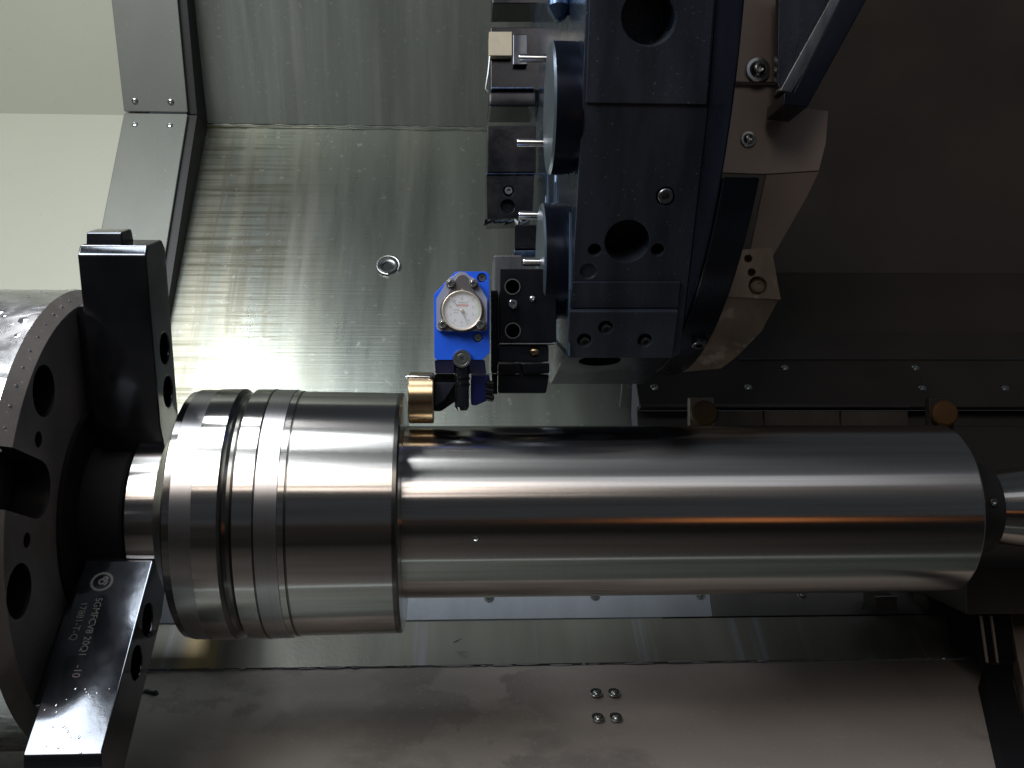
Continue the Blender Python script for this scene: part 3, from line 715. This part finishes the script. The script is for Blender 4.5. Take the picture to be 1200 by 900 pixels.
prism('lower_chamfer', [P(509, 422.3, D0 + .0015), P(533, 422.3, D0 + .0015), P(533, 437.5, D0 + .012), P(510, 437.5, D0 + .012)], Vector((0, .022, 0)), M['blue_dark'], bt, .0006)
prism('lower_chamfer', [P(549, 422.3, D0 + .0015), P(568, 421.8, D0 + .0015), P(570, 438, D0 + .012), P(549, 438, D0 + .012)], Vector((0, .022, 0)), M['blue_dark'], bt, .0006)
# dial cover
cov = [(511.5, 350), (526, 326)] + arc_px(541, 329, 10.5, 210, 330, 10) + [(556, 326), (571, 350), (571, 382)] + arc_px(566, 382.5, 5.5, 0, 90, 4) + arc_px(517, 382.5, 5.5, 90, 180, 4)
dc = plate('dial_cover', cov, D0 - .007, .0058, M['cover_rim'], bt, .0012)
inn = arc_px(541.3, 363.8, 25.8, -50, 230, 30) + arc_px(541.6, 329.5, 8.0, 200, 340, 8)
plate('dial_housing', inn, D0 - .0088, .0015, M['cover'], bt, .0006)
dp_ = P(541.3, 364.2, D0 - .0092); rr = 22.0 / F * D0 * S
DM = frame_to((0, -1, 0), dp_)
dl = lathe('dial', [(0, rr), (.0006, rr), (.0007, rr * .02)], M['dial'], bt, dp_, 64, rot=frame_to((0, -1, 0), Vector()))
lathe('dial_rim', [(0, rr * 1.06), (.0024, rr * 1.06), (.0028, rr * 1.02), (.0024, rr * .955), (0, rr * .95)], M['dial_ring'], bt, dp_, 64, rot=frame_to((0, -1, 0), Vector()))
yo = dp_.y - .0009
def dpt(a, r, dy=0): return Vector((dp_.x + sin(radians(a)) * r * rr, yo - dy, dp_.z + cos(radians(a)) * r * rr))
def bar(bm, a, r0, r1, wd, dy=0):
    p0 = dpt(a, r0, dy); p1 = dpt(a, r1, dy); s_ = Vector((cos(radians(a)), 0, -sin(radians(a)))) * wd / 2
    vs = [bm.verts.new(v) for v in (p0 - s_, p0 + s_, p1 + s_, p1 - s_)]; bm.faces.new(vs)
bm = bmesh.new()
for k in range(50): bar(bm, k * 7.2, .80 if k % 5 else .74, .86, .00022)
link('tick_marks', mesh_from(bm, 'tick_marks', M['ink'], 0), dl)
bm = bmesh.new(); 
for k in range(14): bar(bm, 62 + k * 4, .88, .93, .0009)
link('green_scale', mesh_from(bm, 'green_scale', M['green'], 0), dl)
bm = bmesh.new()
for k in range(12): bar(bm, 290 + k * 4, .88, .93, .0009)
link('red_scale', mesh_from(bm, 'red_scale', M['red'], 0), dl)
RT = Matrix.Rotation(pi / 2, 4, 'X')
for k in range(10):
    a = k * 36; p = dpt(a, .62, .0001)
    text('number', str(k), .0024, Matrix.Translation(p + Vector((-.0008, 0, 0))) @ RT, M['ink'], dl, .00002)
bm = bmesh.new()      # the unreadable red word and the faint lines of small print
def strokes(bm, x0, x1, z, h, n):
    for k in range(n):
        xx = x0 + (x1 - x0) * k / n; ww = (x1 - x0) / n * .6
        vs = [bm.verts.new((dp_.x + a_ * rr, yo - .0001, dp_.z + b_ * rr)) for a_, b_ in ((xx, z), (xx + ww, z), (xx + ww + .01, z + h), (xx + .01, z + h))]; bm.faces.new(vs)
strokes(bm, -.30, .34, .24, .11, 9); link('red_word', mesh_from(bm, 'red_word', M['red'], 0), dl)
bm = bmesh.new(); strokes(bm, -.48, -.10, .02, .05, 8); strokes(bm, -.44, -.18, -.12, .04, 6); strokes(bm, -.2, .3, .42, .04, 10)
link('small_print', mesh_from(bm, 'small_print', M['ink'], 0), dl)
bm = bmesh.new()
def needle(a, r1, wd, back=.12):
    p0 = dpt(a, -back, .0008); p1 = dpt(a, r1, .0008); s_ = Vector((cos(radians(a)), 0, -sin(radians(a)))) * wd / 2
    vs = [bm.verts.new(v) for v in (p0 - s_, p0 + s_, p1 + s_ * .4, p1 - s_ * .4)]; bm.faces.new(vs)
needle(157, .78, .0008); link('needle', mesh_from(bm, 'needle', M['ink'], 0), dl)
bm = bmesh.new(); bar(bm, -42, .70, .97, .0009, .0012); link('limit_mark', mesh_from(bm, 'limit_mark', M['dial_ring'], 0), dl)
bm = bmesh.new(); bar(bm, 38, .76, .97, .0009, .0012); link('limit_mark', mesh_from(bm, 'limit_mark', M['dial_ring'], 0), dl)
bm = bmesh.new(); bar(bm, -42, .30, .70, .0004, .0012); link('limit_needle', mesh_from(bm, 'limit_needle', M['ink'], 0), dl)
lathe('hub', [(0, .0014), (.0010, .0014), (.0012, .0010)], M['dial_ring'], dl, dpt(0, 0, .0006), 20, rot=frame_to((0, -1, 0), Vector()))
lathe('glass', [(0, rr * .95), (.0004, rr * .95)], M['glassy'], dl, dp_ + Vector((0, -.0026, 0)), 48, rot=frame_to((0, -1, 0), Vector()))
bm = bmesh.new()
for x0, x1, y0, y1 in ((539.2, 544, 339.5, 340.2), (541, 541.8, 338, 345), (540, 544.5, 344.5, 345.2)):
    vs = [bm.verts.new(P(x, y, D0 - .0091)) for x, y in ((x0, y0), (x1, y0), (x1, y1), (x0, y1))]; bm.faces.new(vs)
link('scale_mark', mesh_from(bm, 'scale_mark', M['dial_ring'], 0), dc)
for px, py, r_ in ((528.3, 332.6, .0026), (555, 332.6, .0026), (519.2, 380.4, .0028), (563.2, 380.4, .0034)):
    lathe('boss', [(0, r_ * 1.5), (.002, r_ * 1.4), (.0022, r_ * 1.2)], M['cover'], dc, P(px, py, D0 - .0072), 24, rot=frame_to((0, -1, 0), Vector()))
    bolt(P(px, py, D0 - .0098), (0, -1, 0), r_, dc, 'cap', 'bolt')
# clamp screw in the arch
lathe('clamp_screw', [(0, .0075), (.030, .0075), (.0318, .0068), (.0318, .0052), (.0312, .0050), (.0312, .0040), (.0318, .0038), (.0318, .0018), (.028, .0016), (.028, .0002)],
      M['bolt'], bt, P(541.3, 421.5, D0 + .033), 32, rot=frame_to((0, -1, 0), Vector()))
# arm below
lathe('guide_pin', [(0, .0001), (.0004, .0040), (.003, .0057), (.040, .0057), (.041, .0070), (.0425, .0070)], M['jaw'], bt, P(541.3, 481.5, D0 + .01), 32, rot=frame_to((0, 0, 1), Vector()))
for k in range(2):
    lathe('pin_collar', [(0, .0060), (.0004, .0066), (.0016, .0066), (.002, .0060)], M['holder'], bt, P(541.3, (445, 452)[k], D0 + .01), 32, rot=frame_to((0, 0, 1), Vector()))
plate('arm', [(509, 438), (533, 438), (534, 449), (538, 449), (538, 468), (530, 473), (517, 482), (508, 482)], D0 + .022, .020, M['holder'], bt, .0015)
prism('arm_wedge', [P(509, 448, D0 + .012), P(535, 448, D0 + .016), P(520, 470, D0 + .012), P(509, 476, D0 + .012)], Vector((0, .010, 0)), M['turret'], bt, .001)
plate('heel', [(551.5, 438.5), (573, 438.5), (577, 462), (570, 470), (558, 475), (551.5, 475)], D0 + .014, .028, M['blue_dark'], bt, .0015)
for k in range(3):
    p = P(568.5, 449 + k * 8, D0 + .012); lathe('spring_coil', [(0, .0015), (.0008, .0028), (.0065, .0028), (.0073, .0015)], M['holder'], bt, p, 20, rot=Matrix.Rotation(radians(12), 4, 'Y'))
# brass roller
rx0 = P(478.6, 0, .97).x; rx1 = P(508, 0, .97).x
rc = Vector((0, .985 * S, (P(490, 436, .985).z + P(490, 496.5, .985).z) / 2)); rR = (P(490, 436, .985).z - P(490, 496.5, .985).z) / 2 * .99
ro = lathe('brass_roller', [(rx0, rR * .6), (rx0, rR * .965), (rx0 + .0008, rR), (rx1 - .0008, rR), (rx1, rR * .965), (rx1, .002)], M['brass'], bt, rc, 96, 20)
pa_ = Vector((rx0 - .002, rc.y - rR * cos(radians(54)), rc.z + rR * sin(radians(54))))
lathe('retaining_pin', [(0, .0010), (.0008, .0013), (.0175, .0013), (.018, .0010)], M['pin'], ro, pa_, 16)
lathe('pin_eye', [(0, .0016), (.0012, .0016)], M['pin'], ro, pa_ + Vector((.0195, -.001, 0)), 16, rot=frame_to((0, -.6, .8), Vector()))

# unseen rails added behind the camera for dark lines in the steel's reflections
for nm, z0, z1, y_ in (('reflection_rail', .92, .935, -.55), ('reflection_rail', .20, .212, -.55), ('reflection_rail', .62, .66, -.55), ('reflection_rail', .40, .415, -.55)):
    struct(box(nm, -1.6, .6, y_, y_ + .03, z0, z1, M['darker'], None, .002))
struct(box('unseen_sill', -1.6, 1.6, -.62, -.50, -.60, -.18, M['darker'], None, .004))
